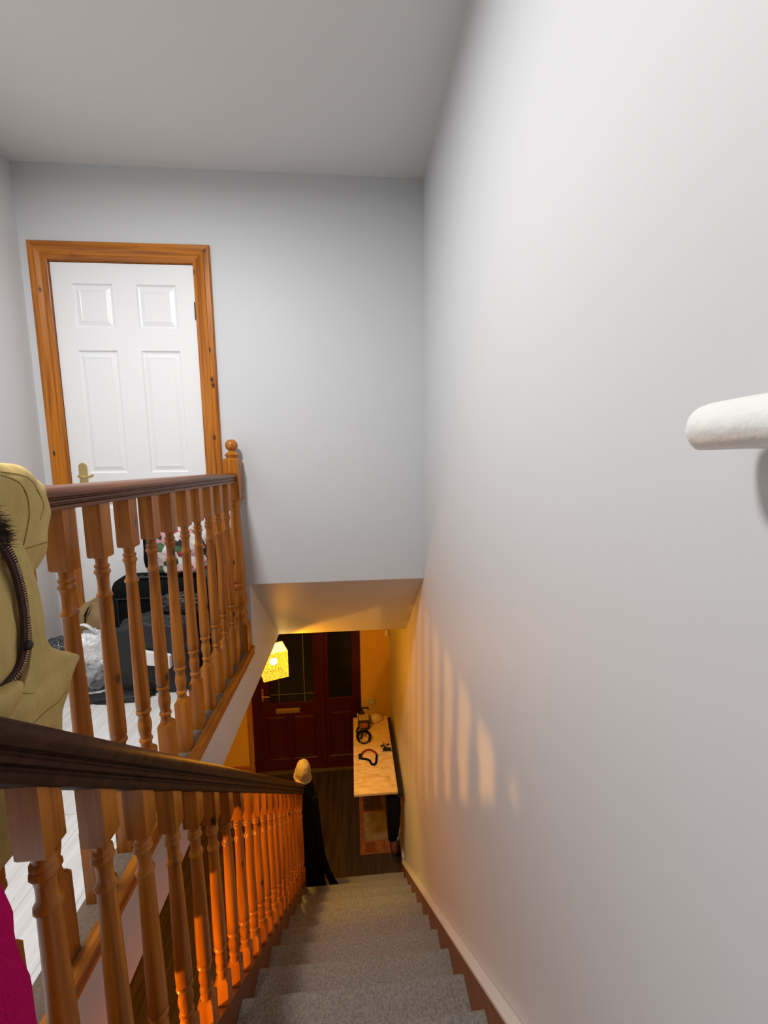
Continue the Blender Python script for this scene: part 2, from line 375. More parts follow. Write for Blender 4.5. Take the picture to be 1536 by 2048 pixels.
sl_ = obj('sidelight', panelled(-.385, .002, ZH+.06, ZT_-.06, YH+.006, .04, [(-.335, -.045, ZH+.16, -3.0)], holes=[(-.338, -.042, -2.838, -1.80)]), MAROON, fd)
obj('sidelight_glass', bx(-.34, -.04, YH+.025, YH+.031, -2.84, -1.80), GLASS, sl_)
obj('threshold', bbx(.004, FD0+.02, .04, YH-.05, YH-.001, ZH, ZH+.018), mat('threshold_metal', (.10, .08, .05), .5, .5), fd)
t = bbx(.006, FD0-.045, FD0+.02, YH-.02, YH, ZH, ZAP-.001); o = obj('architrave', t, wood('honey_architrave', (.45, .22, .05), (.33, .15, .03), 2), fd)
struct('baseboard_hall', bbx(.004, -2.4, FD0-.046, YH-.018, YH, ZH, ZH+.11), PINE_X)
struct('baseboard_right', bbx(.004, XR-.016, XR, 3.16, YH-.001, ZH, ZH+.12), CAPM, label='pale skirting board at the foot of the right wall in the hall')

# ================================================================== STAIRCASE
st = thing('staircase', 'straight steep staircase in grey carpet going down to the hall', 'staircase', loc=(0, 3.2, ZH))
def part(name, bm, m_, parent=st, **k):
    o = obj(name, bm, m_, parent, **k)
    o.matrix_parent_inverse = Matrix.Translation(-Vector(parent.location)) if parent.type == 'EMPTY' else Matrix()
    return o
def step_mesh():
    bm = bmesh.new(); pts = [(-G-.012, 0), (-.016, 0)]
    for i in range(1, 8): a = PI/2-PI*i/8*1.0; pts.append((-.016+.016*math.cos(a), -.016+.016*math.sin(a)))
    pts += [(-.016, -.033), (-.020, -.04), (-.020, -RI+.001), (-.032, -RI+.001), (-.034, -.045), (-G-.012, -.045)]
    nx = 44
    rings = []
    for i in range(nx+1):
        x = XNL+(XN-XNL)*i/nx; ring = []
        for j, (y, z) in enumerate(pts):
            dz = .0018*noise.noise(Vector((x*14, y*20, z*20))) if 0 < j < 9 else 0
            ring.append(bm.verts.new((x, y, z+dz)))
        rings.append(ring)
    n = len(pts)
    for a, b in zip(rings, rings[1:]):
        for j in range(n): bm.faces.new((a[j], a[(j+1) % n], b[(j+1) % n], b[j]))
    bm.faces.new(rings[0]); bm.faces.new(rings[-1][::-1]); return bm
s0 = part('carpeted_step', step_mesh(), CARPET, smooth=.6); s0.location = (0, Y0, Z0)
for k in range(1, 12):
    copy_part(s0, st, (0, Y0-k*G, Z0+k*RI))
bm = bmesh.new(); yt = Y0-12*G
prism(bm, [(yt-.10, ZL+.001), (yt-.016, ZL+.001), (yt-.003, ZL-.005), (yt, ZL-.016), (yt-.006, ZL-.030), (yt-.020, ZL-.04), (yt-.020, ZL-RI+.001), (yt-.035, ZL-RI+.001), (yt-.10, ZL-.045)], 0, XNL, XN)
part('top_nosing', bm, CARPET)
def band(x0, x1, off0, off1, ya, yb, zclip=None):
    """a board running down the flight: z = line + off at every y"""
    bm = bmesh.new(); ln = lambda y: Z0+(Y0-y)*SL
    pts = [(ya, ln(ya)+off1), (yb, ln(yb)+off1)]
    if zclip is not None and ln(yb)+off0 < zclip:
        yc = Y0-(zclip-off0-Z0)/SL
        pts += [(yb, zclip), (yc, zclip)]
    else: pts += [(yb, ln(yb)+off0)]
    pts += [(ya, ln(ya)+off0)]
    prism(bm, pts, 0, x0, x1); return bm
wso = (-.695)-(Z0+Y0*SL)                                     # top of strings above the nosing line
part('wall_string', band(XN+.0005, XR-.006, -.26, wso-.004, .30, 3.19, ZH+.001), STRM, label='brown wooden wall string')
part('string_cap', bevel(band(XN-.002, XR-.001, wso-.004, wso+.012, .30, 3.19), .003), CAPM, label='pale cap on the wall string')  # separate paler strip along the top of the string
part('outer_string', bevel(band(XNL-.037, XNL-.0005, -.26, wso-.012, .44, 2.955, ZH+.001), .002), STRM, label='brown outer string')

# ---- turned balusters
SQ = .0205
def turned(z1, z0):
    """profile from z1 (under the top block) down to z0 (top of the bottom block)"""
    H = z1-z0; T = [(0, .0165), (.012, .0135), (.028, .0130), (.034, .0165), (.042, .0170), (.049, .0140), (.056, .0175), (.066, .0185), (.074, .0150),
        (.095, .0132), (.125, .0130), (.148, .0142), (.155, .0180), (.165, .0185), (.172, .0150), (.30, .0162), (.45, .0178), (.60, .0190), (.74, .0198), (.785, .0194), (.793, .0155),
        (.800, .0195), (.812, .0205), (.822, .0165), (.832, .0145), (.85, .0165), (.875, .0188), (.90, .0180), (.93, .0150), (.942, .0145), (.948, .0180), (.958, .0185), (.966, .0145), (.985, .0155), (1, .018)]
    return [(r, z1-H*t_) for t_, r in T]
def baluster_mesh(ztop, zsq1, zsq0, zbot, slope=0.0):
    """blocks square, upper/lower ends cut to the slope of the rail"""
    bm = bmesh.new(); s = SQ
    def block(za, zb, sa, sb, mit_a, mit_b):
        # za upper, zb lower. mitred end is planar with slope; shoulder end gets a chamfer
        def ring(z, r, sl): return [bm.verts.new((x*r, y*r, z-sl*y*r)) for x, y in ((-1, -1), (1, -1), (1, 1), (-1, 1))]
        L = []
        if mit_a: L.append(ring(za, s, slope))
        else: L += [ring(za, s*.74, 0), ring(za-.010, s, 0)]
        if mit_b: L.append(ring(zb, s, slope))
        else: L += [ring(zb+.004, s, 0), ring(zb, s*.88, 0)]
        for a, b in zip(L, L[1:]):
            for k in range(4): bm.faces.new((a[k], a[(k+1) % 4], b[(k+1) % 4], b[k]))
        bm.faces.new(L[0]); bm.faces.new(L[-1][::-1])
    block(ztop, zsq1, 0, 0, True, False); block(zsq0, zbot, 0, 0, False, True)
    lathe(bm, turned(zsq1+.001, zsq0-.001), 0, 0, 14); return bm

# ================================================================== LANDING BALUSTRADE
lbx = thing('landing_balustrade', 'level pine balustrade with red-brown handrail along the landing edge', 'banister', loc=(XLB, 1.35, ZL))
P2 = lambda n, bm, m_, **k: part(n, bm, m_, lbx, **k)
halfp = [(.010, .002), (.020, -.002), (.027, -.008), (.030, -.015), (.0285, -.021), (.0225, -.0245), (.0225, -.0265), (.026, -.029), (.0262, -.0335), (.0215, -.036), (.0215, -.038), (.0265, -.041), (.0275, -.045), (.026, -.049), (.0215, -.050)]
def railprof(k): h = [(x, z*k) for x, z in halfp]; return h+[(-x, z) for x, z in h[::-1]]
bm = bmesh.new(); sweep(bm, railprof(1.0), (XLB, .44, -.038), (XLB, 2.176, -.038)); P2('handrail', bm, RAILM, smooth=.7)
P2('base_rail', bbx(.002, -.666, -.606, .30, YF-.001, ZL-.001, -1.036), GREYSTRIP, label='dusty grey-brown base rail')
bm = bmesh.new(); prism(bm, [(-.606, -1.090), (-.588, -1.090), (-.583, -1.084), (-.583, -1.070), (-.588, -1.066), (-.587, -1.060), (-.580, -1.054), (-.580, -1.042), (-.586, -1.034), (-.606, -1.033)], 1, .28, YF-.001)
P2('edge_moulding', bm, PINE_Y, smooth=.6, label='glossy pine edge moulding')
b0 = P2('baluster', baluster_mesh(-.087, -.223, -.838, -1.036), PINE_Z, smooth=.7); zoff = 0
b0.location = (XLB, .915, 0)
for k in range(-2, 10):
    if k: copy_part(b0, lbx, (XLB, .915+.1273*k, 0))
def newel_mesh(zt, zs1, zs0, zb, s=.0385):
    bm = bmesh.new()
    def sq(z, r): return [bm.verts.new((x*r, y*r, z)) for x, y in ((-1, -1), (1, -1), (1, 1), (-1, 1))]
    for L in ([sq(zt, s*.8), sq(zt-.008, s), sq(zs1+.014, s), sq(zs1, s*.78)], [sq(zs0, s*.78), sq(zs0-.014, s), sq(zb, s)]):
        for a, b in zip(L, L[1:]):
            for k in range(4): bm.faces.new((a[k], a[(k+1) % 4], b[(k+1) % 4], b[k]))
        bm.faces.new(L[0]); bm.faces.new(L[-1][::-1])
    H = zs1-zs0
    T = [(0, .033), (.01, .030), (.02, .034), (.035, .035), (.045, .030), (.06, .026), (.10, .0255), (.3, .029), (.5, .033), (.62, .036), (.66, .034), (.67, .029), (.68, .036), (.70, .037), (.715, .031), (.73, .028), (.76, .033), (.80, .038), (.84, .037), (.88, .030), (.90, .029), (.915, .035), (.94, .036), (.96, .030), (1, .033)]
    lathe(bm, [(r*s/.0385, zs1-H*t_) for t_, r in T], 0, 0, 20)
    return bm
def cap_mesh(z, R=.032, s=.0385):
    bm = bmesh.new(); pr = [(s*.75, z), (s*.80, z+.008), (s*.95, z+.014), (s*.95, z+.020), (s*.6, z+.030), (.017, z+.036), (.0155, z+.040)]
    for i in range(1, 13): a = -PI/2+.45+(PI-.5)*i/12; pr.append((max(.001, R*math.cos(a)), z+.036+R+R*math.sin(a)))
    lathe(bm, pr, 0, 0, 24); return bm
NY = YF-.058
nw = P2('newel_post', newel_mesh(.040, -.185, -.868, ZL+.0005), PINE_Z, smooth=.7); nw.location = (XLB, NY, 0)
cp = obj('ball_cap', cap_mesh(.040), PINE_Z, nw, smooth=.9)

# ================================================================== STAIR BALUSTRADE
sb = thing('stair_balustrade', 'sloping pine balustrade with dark handrail beside the carpeted stairs', 'banister', loc=(XS, 2.99, ZH))
P3 = lambda n, bm, m_, **k: part(n, bm, m_, sb, **k)
RT = .147                                                      # rail top: z = RT - SL*y
bm = bmesh.new(); sweep(bm, railprof(1.85), (XS, .455, RT-SL*.455-.004), (XS, 2.958, RT-SL*2.958-.004)); P3('handrail', bm, RAILD, smooth=.7)
ub, lt = RT-.004-.050*1.85, -.706
c0 = P3('baluster', baluster_mesh(ub+.001, ub-.095, lt+.112, lt+.001, SL), PINE_Z, smooth=.7)
YB0, SP = .548, .1203
for k in range(0, 20):
    yk = YB0+SP*k; loc = (XS, yk, -SL*yk)
    if k == 0: c0.location = loc
    else: copy_part(c0, sb, loc)
nb = P3('newel_post', newel_mesh(-2.51, -2.70, -3.30, ZH+.0005, .042), PINE_Z, smooth=.7); nb.location = (XS, 3.0, 0)
obj('ball_cap', cap_mesh(-2.51, .034, .042), PINE_Z, nb, smooth=.9)
nt_ = P3('newel_post', newel_mesh(.04, -.19, -.85, ZAP+.01, .042), PINE_Z, smooth=.7); nt_.location = (-.50, .395, 0)

# ---- white painted handrail on the right wall, its end just in view
hr = thing('wall_handrail', 'white painted round handrail end fixed to the right wall', 'handrail', loc=(XR-.05, 0, .03))
bm = bmesh.new(); R0 = .0255; pr = []
HY = .392
for i in range(7): a = PI/2*i/6; pr.append((max(.004, R0-.013+.013*math.sin(a)), HY-.013*(1-math.cos(a))*-0-.013*(1-math.cos(PI/2-a))*0-.014*(1-math.cos(a))))
pr[0] = (R0*.55, HY)
pr += [(R0, HY-.05), (R0, HY-.2), (R0, -1.2)]
lathe(bm, pr, XR-.05, .031, 24, 'y')
for v in bm.verts:
    if v.co.z < .010: v.co.z = .010
    if v.co.y > .30: v.co += Vector((noise.noise(v.co*70)*.0012, 0, noise.noise(v.co*60+Vector((3, 1, 2)))*.0014))
part('rail', bm, WPAINT, hr, smooth=.8)
for yy in (.12, -.6):
    bm = bmesh.new(); tube(bm, [(XR-.05, yy, .012), (XR-.05, yy, -.025), (XR-.03, yy, -.04), (XR+.0, yy, -.04)], .006, 8); part('bracket', bm, WPAINT, hr)

# ---- ceiling light of the landing (out of the photograph) and the pendant in the hall behind the landing
lf = thing('ceiling_light', 'round flush ceiling light above the head of the stairs', 'lamp', loc=(LX, LY, ZC))
bm = bmesh.new(); lathe(bm, [(.15, ZC-.001), (.15, ZC-.045), (.14, ZC-.055)], LX, LY, 32); part('lamp_body', bm, mat('lamp_white', (.8, .8, .8), .5), lf)
hp = thing('bulb_pendant', 'bare warm bulb hanging from the hall ceiling under the landing', 'lamp', loc=(-1.2, .36, ZAP))
bm = bmesh.new(); lathe(bm, [(.04, ZAP-.002), (.04, ZAP-.02), (.02, ZAP-.03)], -1.2, .36, 16); part('ceiling_rose', bm, WHITE, hp)
bm = bmesh.new(); tube(bm, [(-1.2, .36, ZAP-.03), (-1.2, .36, -1.48)], .003, 6); part('cord', bm, WHITE, hp)
bm = bmesh.new(); lathe(bm, [(.014, -1.48), (.018, -1.49), (.018, -1.53)], -1.2, .36, 12); part('bulb_holder', bm, WHITE, hp)

# ---- square patterned pendant shade over the hall
pd = thing('pendant_lamp', 'glowing yellow box lampshade with cut-out flower pattern hanging in the hall', 'lamp', loc=(PEND.x, PEND.y, ZAP))
AN = math.radians(22); e1 = Vector((math.cos(AN), math.sin(AN), 0)); e2 = Vector((-math.sin(AN), math.cos(AN), 0)); HB = .092
ZS0, ZS1 = -1.592, -1.385
def shade_mat():
    m = bpy.data.materials.new('cutout_flower_shade'); m.use_nodes = True; nt = m.node_tree; N = nt.nodes; Lk = nt.links
    for n in list(N): N.remove(n)
    uv = N.new('ShaderNodeUVMap'); uv.uv_map = 'UVMap'
    def math_(op, a, b=None):
        n = N.new('ShaderNodeMath'); n.operation = op
        for i, v in enumerate((a, b)):
            if v is None: continue
            if isinstance(v, (int, float)): n.inputs[i].default_value = v
            else: Lk.new(v, n.inputs[i])
        return n.outputs[0]
    vo = N.new('ShaderNodeTexVoronoi'); vo.voronoi_dimensions = '2D'; vo.inputs['Scale'].default_value = 3.6; vo.inputs['Randomness'].default_value = .75; Lk.new(uv.outputs[0], vo.inputs['Vector'])
    sub = N.new('ShaderNodeVectorMath'); sub.operation = 'SUBTRACT'
    Lk.new(uv.outputs[0], sub.inputs[0]); Lk.new(vo.outputs['Position'], sub.inputs[1])
    sp = N.new('ShaderNodeSeparateXYZ'); Lk.new(sub.outputs[0], sp.inputs[0])
    ang = math_('ARCTAN2', sp.outputs[1], sp.outputs[0]); spoke = math_('GREATER_THAN', math_('SINE', math_('MULTIPLY', ang, 13)), .1)
    d = vo.outputs['Distance']; inner = math_('GREATER_THAN', d, .09)
    vo2 = N.new('ShaderNodeTexVoronoi'); vo2.voronoi_dimensions = '2D'; vo2.feature = 'DISTANCE_TO_EDGE'; vo2.inputs['Scale'].default_value = 3.6; vo2.inputs['Randomness'].default_value = .75; Lk.new(uv.outputs[0], vo2.inputs['Vector'])
    edge = math_('GREATER_THAN', vo2.outputs['Distance'], .05)
    dark = math_('MULTIPLY', math_('MULTIPLY', spoke, inner), edge)
    mx = N.new('ShaderNodeMix'); mx.data_type = 'RGBA'; Lk.new(dark, mx.inputs[0]); mx.inputs[6].default_value = (1, .66, .05, 1); mx.inputs[7].default_value = (.22, .075, .003, 1)
    em = N.new('ShaderNodeEmission'); Lk.new(mx.outputs[2], em.inputs[0]); em.inputs[1].default_value = 2.3
    df = N.new('ShaderNodeBsdfDiffuse'); Lk.new(mx.outputs[2], df.inputs[0])
    a1 = N.new('ShaderNodeMixShader'); a1.inputs[0].default_value = .5; Lk.new(em.outputs[0], a1.inputs[1]); Lk.new(df.outputs[0], a1.inputs[2])
    tr = N.new('ShaderNodeBsdfTransparent'); tr.inputs[0].default_value = (1, .80, .30, 1)
    fa = math_('ADD', math_('MULTIPLY', dark, -.08), .66)
    ad = N.new('ShaderNodeMixShader'); Lk.new(fa, ad.inputs[0]); Lk.new(em.outputs[0], ad.inputs[1]); Lk.new(tr.outputs[0], ad.inputs[2])
    out = N.new('ShaderNodeOutputMaterial'); Lk.new(ad.outputs[0], out.inputs[0]); return m
SHADE = shade_mat()
bm = bmesh.new(); uvl = bm.loops.layers.uv.new('UVMap'); cc = [(-1, -1), (1, -1), (1, 1), (-1, 1)]
for th_ in (HB, HB-.003):
    for k in range(4):
        a, b = cc[k], cc[(k+1) % 4]; A = PEND+e1*a[0]*th_+e2*a[1]*th_; B = PEND+e1*b[0]*th_+e2*b[1]*th_
        f = bm.faces.new([bm.verts.new((p.x, p.y, z)) for p, z in ((A, ZS0), (B, ZS0), (B, ZS1), (A, ZS1))])
        for lp, u in zip(f.loops, ((0, 0), (1, 0), (1, 1.1), (0, 1.1))): lp[uvl].uv = (u[0]+k*1.37, u[1])
for z in (ZS0, ZS1):
    for k in range(4):
        a, b = cc[k], cc[(k+1) % 4]
        q = [PEND+e1*a[0]*HB+e2*a[1]*HB, PEND+e1*b[0]*HB+e2*b[1]*HB, PEND+(e1*b[0]+e2*b[1])*(HB-.003), PEND+(e1*a[0]+e2*a[1])*(HB-.003)]
        bm.faces.new([bm.verts.new((p.x, p.y, z)) for p in q])
part('lamp_shade', bm, SHADE, pd)
topm = bpy.data.materials.new('shade_top_diffuser'); topm.use_nodes = True; tn = topm.node_tree; tn.nodes.remove(tn.nodes['Principled BSDF'])
te = tn.nodes.new('ShaderNodeEmission'); te.inputs[0].default_value = (1, .86, .38, 1); te.inputs[1].default_value = 1.1
tt = tn.nodes.new('ShaderNodeBsdfTransparent'); tt.inputs[0].default_value = (1, .9, .6, 1); tm = tn.nodes.new('ShaderNodeMixShader'); tm.inputs[0].default_value = .22
tn.links.new(te.outputs[0], tm.inputs[1]); tn.links.new(tt.outputs[0], tm.inputs[2]); tn.links.new(tm.outputs[0], tn.nodes['Material Output'].inputs[0])
bm = bmesh.new(); q = [PEND+e1*a[0]*(HB-.004)+e2*a[1]*(HB-.004) for a in cc]
lo = [bm.verts.new((p.x, p.y, ZS1-.006)) for p in q]; hi = [bm.verts.new((p.x, p.y, ZS1-.004)) for p in q]; bm.faces.new(lo); bm.faces.new(hi[::-1])
for k in range(4): bm.faces.new((lo[k], lo[(k+1) % 4], hi[(k+1) % 4], hi[k]))
part('top_diffuser', bm, topm, pd, label='white glowing top panel')
bulbm = bpy.data.materials.new('bulb_glow'); bulbm.use_nodes = True; b_ = bulbm.node_tree.nodes['Principled BSDF']; b_.inputs['Emission Color'].default_value = (*WARM, 1); b_.inputs['Emission Strength'].default_value = 1350
bm = bmesh.new(); bmesh.ops.create_uvsphere(bm, u_segments=16, v_segments=10, radius=.028, matrix=Matrix.Translation(PEND+Vector((0, 0, -.0)))); part('bulb', bm, bulbm, pd, smooth=True)
bm = bmesh.new(); tube(bm, [(PEND.x, PEND.y, ZAP-.001), (PEND.x, PEND.y, PEND.z+.055)], .0025, 6); lathe(bm, [(.017, PEND.z+.03), (.017, PEND.z+.06)], PEND.x, PEND.y, 10); part('cord', bm, BLACKP, pd)
bm = bmesh.new()
for v_ in (e1, e2): tube(bm, [PEND+v_*HB*.99+Vector((0, 0, .08)), PEND-v_*HB*.99+Vector((0, 0, .08))], .0015, 6)
part('shade_spider', bm, BLACKM, pd)

# ================================================================== HALL TABLE AND WHAT LIES ON IT
ZT = -2.882
def veined():
    m = bpy.data.materials.new('lamp_yellow_veined_tabletop'); m.use_nodes = True; nt = m.node_tree; N = nt.nodes; Lk = nt.links; b = N['Principled BSDF']; b.inputs['Roughness'].default_value = .4
    geo = N.new('ShaderNodeNewGeometry'); mp = N.new('ShaderNodeMapping'); mp.inputs['Rotation'].default_value = (0, 0, .9); mp.inputs['Scale'].default_value = (4, 11, 1); Lk.new(geo.outputs['Position'], mp.inputs['Vector'])
    n = N.new('ShaderNodeTexNoise'); n.inputs['Scale'].default_value = 1.4; n.inputs['Detail'].default_value = 6; n.inputs['Distortion'].default_value = 1.6; Lk.new(mp.outputs[0], n.inputs['Vector'])
    r = N.new('ShaderNodeValToRGB'); Lk.new(n.outputs['Fac'], r.inputs[0]); e = r.color_ramp.elements
    e[0].position = .34; e[0].color = (.70, .46, .17, 1); e[1].position = .60; e[1].color = (.88, .66, .32, 1)  # pale top with the lamp's yellow put into both vein colours
    Lk.new(r.outputs[0], b.inputs['Base Color']); return m
tb = thing('console_table', 'narrow veined console table, coloured lamp yellow, by the right hall wall', 'table', loc=(.15, 3.75, ZH))
P4 = lambda n, bm, m_, **k: part(n, bm, m_, tb, **k)
P4('tabletop', bbx(.003, -.042, .347, 3.216, 4.298, ZT-.024, ZT), veined())
bm = bmesh.new(); box(bm, .02, .33, 3.27, 3.29, ZT-.075, ZT-.024); box(bm, .02, .33, 4.22, 4.24, ZT-.075, ZT-.024); box(bm, .02, .04, 3.29, 4.22, ZT-.075, ZT-.024); box(bm, .31, .33, 3.29, 4.22, ZT-.075, ZT-.024)
P4('apron_frame', bm, BLACKM)
P4('back_strip', bx(.3475, .388, 3.216, 4.298, ZT-.060, ZT-.022), BLACKM, label='black strip along the wall side')  # black strip filling the gap between tabletop and wall
for (xx, yy) in ((.02, 4.205), (.30, 4.205)):
    P4('leg', bbx(.002, xx, xx+.03, yy, yy+.03, ZH, ZT-.075), BLACKM)
g = obj('shopping_bag', loft([(-3.40, .02, .02, 0, .001), (-3.395, 3.235, 3.262, .30, .035), (-3.30, 3.222, 3.266, .305, .048), (-3.15, 3.220, 3.266, .312, .058), (-3.00, 3.228, 3.266, .312, .056), (-2.96, 3.238, 3.262, .31, .050)][1:], 36, .004, 22, 5), BLACKF, smooth=True)
tag(g, 'black cloth bag hanging from the near end of the console table', 'bag')
# dog collar
def lie(pts, z): return [(x, y, z) for x, y in pts]
cl = thing('dog_collar', 'red and black strap collar lying in a loop on the console table', 'collar', loc=(.11, 3.65, ZT))
bm = bmesh.new(); tube(bm, catmull(lie([(.030, 3.675), (.055, 3.725), (.10, 3.752), (.145, 3.74), (.178, 3.70), (.187, 3.665)], ZT+.008), 6), .011, 8, .7); part('red_strap', bm, mat('red_webbing', (.25, .012, .010), .7), cl, smooth=True, label='dark red webbing')
bm = bmesh.new(); tube(bm, catmull(lie([(.187, 3.665), (.180, 3.61), (.172, 3.565), (.150, 3.545), (.128, 3.560), (.115, 3.60), (.085, 3.622), (.05, 3.63), (.020, 3.645)], ZT+.009), 6), .011, 8, .75); part('black_strap', bm, BLACKF, cl, smooth=True, label='black strap')
part('buckle', bbx(.004, .006, .040, 3.635, 3.69, ZT+.0005, ZT+.022), BLACKP, cl)
ks = thing('bunch_of_keys', 'small dark bunch of keys and fobs on the console table beside the wallet', 'keys', loc=(.285, 3.80, ZT))
bm = bmesh.new(); tube(bm, [(.282+.018*math.cos(a*PI/6), 3.80+.022*math.sin(a*PI/6), ZT+.008) for a in range(12)], .003, 6, closed=True); part('key_ring', bm, mat('steel', (.4, .36, .3), .3, metal=.9), ks, smooth=True)
for a, l, m_ in ((.4, .05, BLACKP), (2.0, .052, BRASS), (3.3, .048, BLACKP), (4.6, .05, BLACKP)):
    bm = bbx(.002, .014, l, -.010, .010, -.003, .003)
    bmesh.ops.transform(bm, matrix=Matrix.Translation((.282, 3.80, ZT+.006+.0015*a)) @ Matrix.Rotation(a, 4, 'Z'), verts=bm.verts[:]); part('key', bm, m_, ks)
wl = obj('wallet', bbx(.004, .255, .338, 3.712, 3.752, ZT+.0005, ZT+.022), BLACKP); tag(wl, 'small black wallet at the right edge of the console table', 'wallet')
cd_ = obj('card', bx(.262, .330, 3.706, 3.74, ZT+.008, ZT+.0095), mat('white_card', (.8, .8, .78), .5), wl)
# strapped gadget, photo box, bottle, paper bag at the far end
gd = thing('head_torch', 'black and tan strapped head torch on the console table', 'torch', loc=(.065, 3.92, ZT))
part('lamp_housing', bevel(bx(.025, .115, 3.855, 3.905, ZT+.0005, ZT+.045), .008), mat('tan_plastic', (.55, .40, .20), .5), gd, label='tan housing')
bm = bmesh.new(); tube(bm, catmull([(.022, 3.87, ZT+.02), (-.002, 3.93, ZT+.03), (.015, 3.985, ZT+.035), (.06, 4.0, ZT+.04), (.11, 3.985, ZT+.035), (.133, 3.93, ZT+.03), (.118, 3.87, ZT+.02)], 5), .013, 8, 1.2); part('head_strap', bm, BLACKF, gd, smooth=True)
bm = bmesh.new(); tube(bm, catmull([(.03, 3.86, ZT+.035), (.05, 3.90, ZT+.06), (.055, 3.95, ZT+.06), (.06, 4.0, ZT+.04)], 5), .012, 8, .6); tube(bm, catmull([(.11, 3.86, ZT+.03), (.09, 3.85, ZT+.012), (.05, 3.848, ZT+.012), (.03, 3.86, ZT+.025)], 5), .008, 8); part('top_strap', bm, BLACKP, gd, smooth=True)
bxo = thing('battery_charger', 'black handled charger box with orange front on the console table', 'charger', loc=(.07, 4.13, ZT))
part('case', bevel(bx(.008, .138, 4.08, 4.21, ZT+.0005, ZT+.095), .008), mat('charger_dark', (.05, .025, .012), .5), bxo)
part('front_label', bx(.028, .118, 4.077, 4.081, ZT+.022, ZT+.075), mat('orange_brown_label', (.50, .17, .05), .6, var=.5, vscale=35), bxo, label='orange and brown front label')
part('top_plate', bbx(.003, .018, .130, 4.10, 4.20, ZT+.095, ZT+.099), mat('tan_top', (.5, .40, .25), .6), bxo, label='tan top plate')
bm = bmesh.new(); tube(bm, catmull([(.012, 4.09, ZT+.03), (-.010, 4.03, ZT+.02), (.01, 4.01, ZT+.012), (.06, 4.03, ZT+.014), (.10, 4.05, ZT+.018), (.135, 4.09, ZT+.03)], 5), .008, 8); part('cable', bm, BLACKP, bxo, smooth=True)
sp_ = thing('spray_bottle', 'black-topped spray bottle at the far end of the console table', 'bottle', loc=(.06, 4.25, ZT))
bm = bmesh.new(); lathe(bm, [(.026, ZT+.001), (.028, ZT+.01), (.028, ZT+.08), (.014, ZT+.10), (.012, ZT+.115)], .062, 4.255, 14); part('bottle_body', bm, mat('dark_bottle', (.03, .02, .012), .3), sp_, smooth=.8)
bm = bmesh.new(); tube(bm, catmull([(.055, 4.255, ZT+.112), (.06, 4.255, ZT+.135), (.09, 4.255, ZT+.142), (.125, 4.25, ZT+.138), (.128, 4.25, ZT+.125)], 5), [.010]*21, 8); part('trigger_head', bm, BLACKP, sp_, smooth=True)
cv = obj('candle', bevel(bx(.002, .020, 4.222, 4.24, ZT+.0005, ZT+.09), .006), mat('cream_wax', (.75, .62, .38), .6)); tag(cv, 'small cream candle at the far left corner of the console table', 'candle')
pb = obj('paper_bag', blob((.212, 4.215, ZT+.032), (.066, .05, .042), .35, 1.6, 4, ZT, 4, True), mat('cream_tissue', (.72, .58, .38), .8), smooth=.7); tag(pb, 'crumpled cream paper bag at the far end of the console table', 'bag')
# patchwork mat under the table
def patch():
    m = mat('patchwork_mat', (.3, .12, .04), .9, .1, bump=.4, bscale=150); nt = m.node_tree; N = nt.nodes; Lk = nt.links
    return m
rg = thing('patchwork_mat', 'long mat of orange, brown and beige patches on the hall floor below the table', 'mat', loc=(.15, 3.8, ZH))
part('mat_base', bbx(.003, .004, .30, 3.462, 4.195, ZH+.0005, ZH+.009), mat('orange_brown_cloth', (.30, .11, .04), .9, .1, bump=.4, bscale=150, var=.35, vscale=18), rg)
for a, c_ in (((.050, .285, 3.60, 3.93), (.27, .19, .11)), ((.05, .27, 3.95, 4.19), (.08, .04, .02)), ((.055, .15, 3.48, 3.585), (.20, .06, .02)), ((.245, .298, 3.60, 4.19), (.14, .085, .045))):
    part('patch', bbx(.001, a[0], a[1], a[2], a[3], ZH+.009, ZH+.0105+.001*c_[0]), mat('patch_cloth', c_, .9, .1, bump=.4, bscale=120, var=.3, vscale=14), rg)
sh = obj('slipper', blob((.345, 3.50, ZH+.028), (.036, .075, .035), .06, 1.5, 3, ZH, 3), mat('rust_slipper', (.30, .09, .035), .9), smooth=True); tw = obj('tissue', blob((.378, 3.60, ZH+.012), (.014, .02, .012), .4, 2, 8, ZH, 3, True), mat('white_tissue', (.8, .8, .78), .8), smooth=True); tag(tw, 'tiny white crumpled tissue on the hall floor by the right wall', 'tissue')
tag(sh, 'rust-brown slipper between the patchwork mat and the right wall', 'slipper')
# wall-mounted bits on the far hall wall
tag(obj('door_chime', bbx(.004, .355, .395, YH-.03, YH, -2.06, -1.985), WHITE), 'small white box high on the hall wall right of the front door', 'chime')
so = obj('socket', bbx(.003, .14, .225, YH-.010, YH, -2.945, -2.86), mat('socket_plastic', (.62, .55, .42), .5)); tag(so, 'light socket plate low on the yellow-lit hall wall right of the front door', 'socket')
obj('switch', bbx(.002, .17, .195, YH-.014, YH-.009, -2.915, -2.89), WHITE, so)

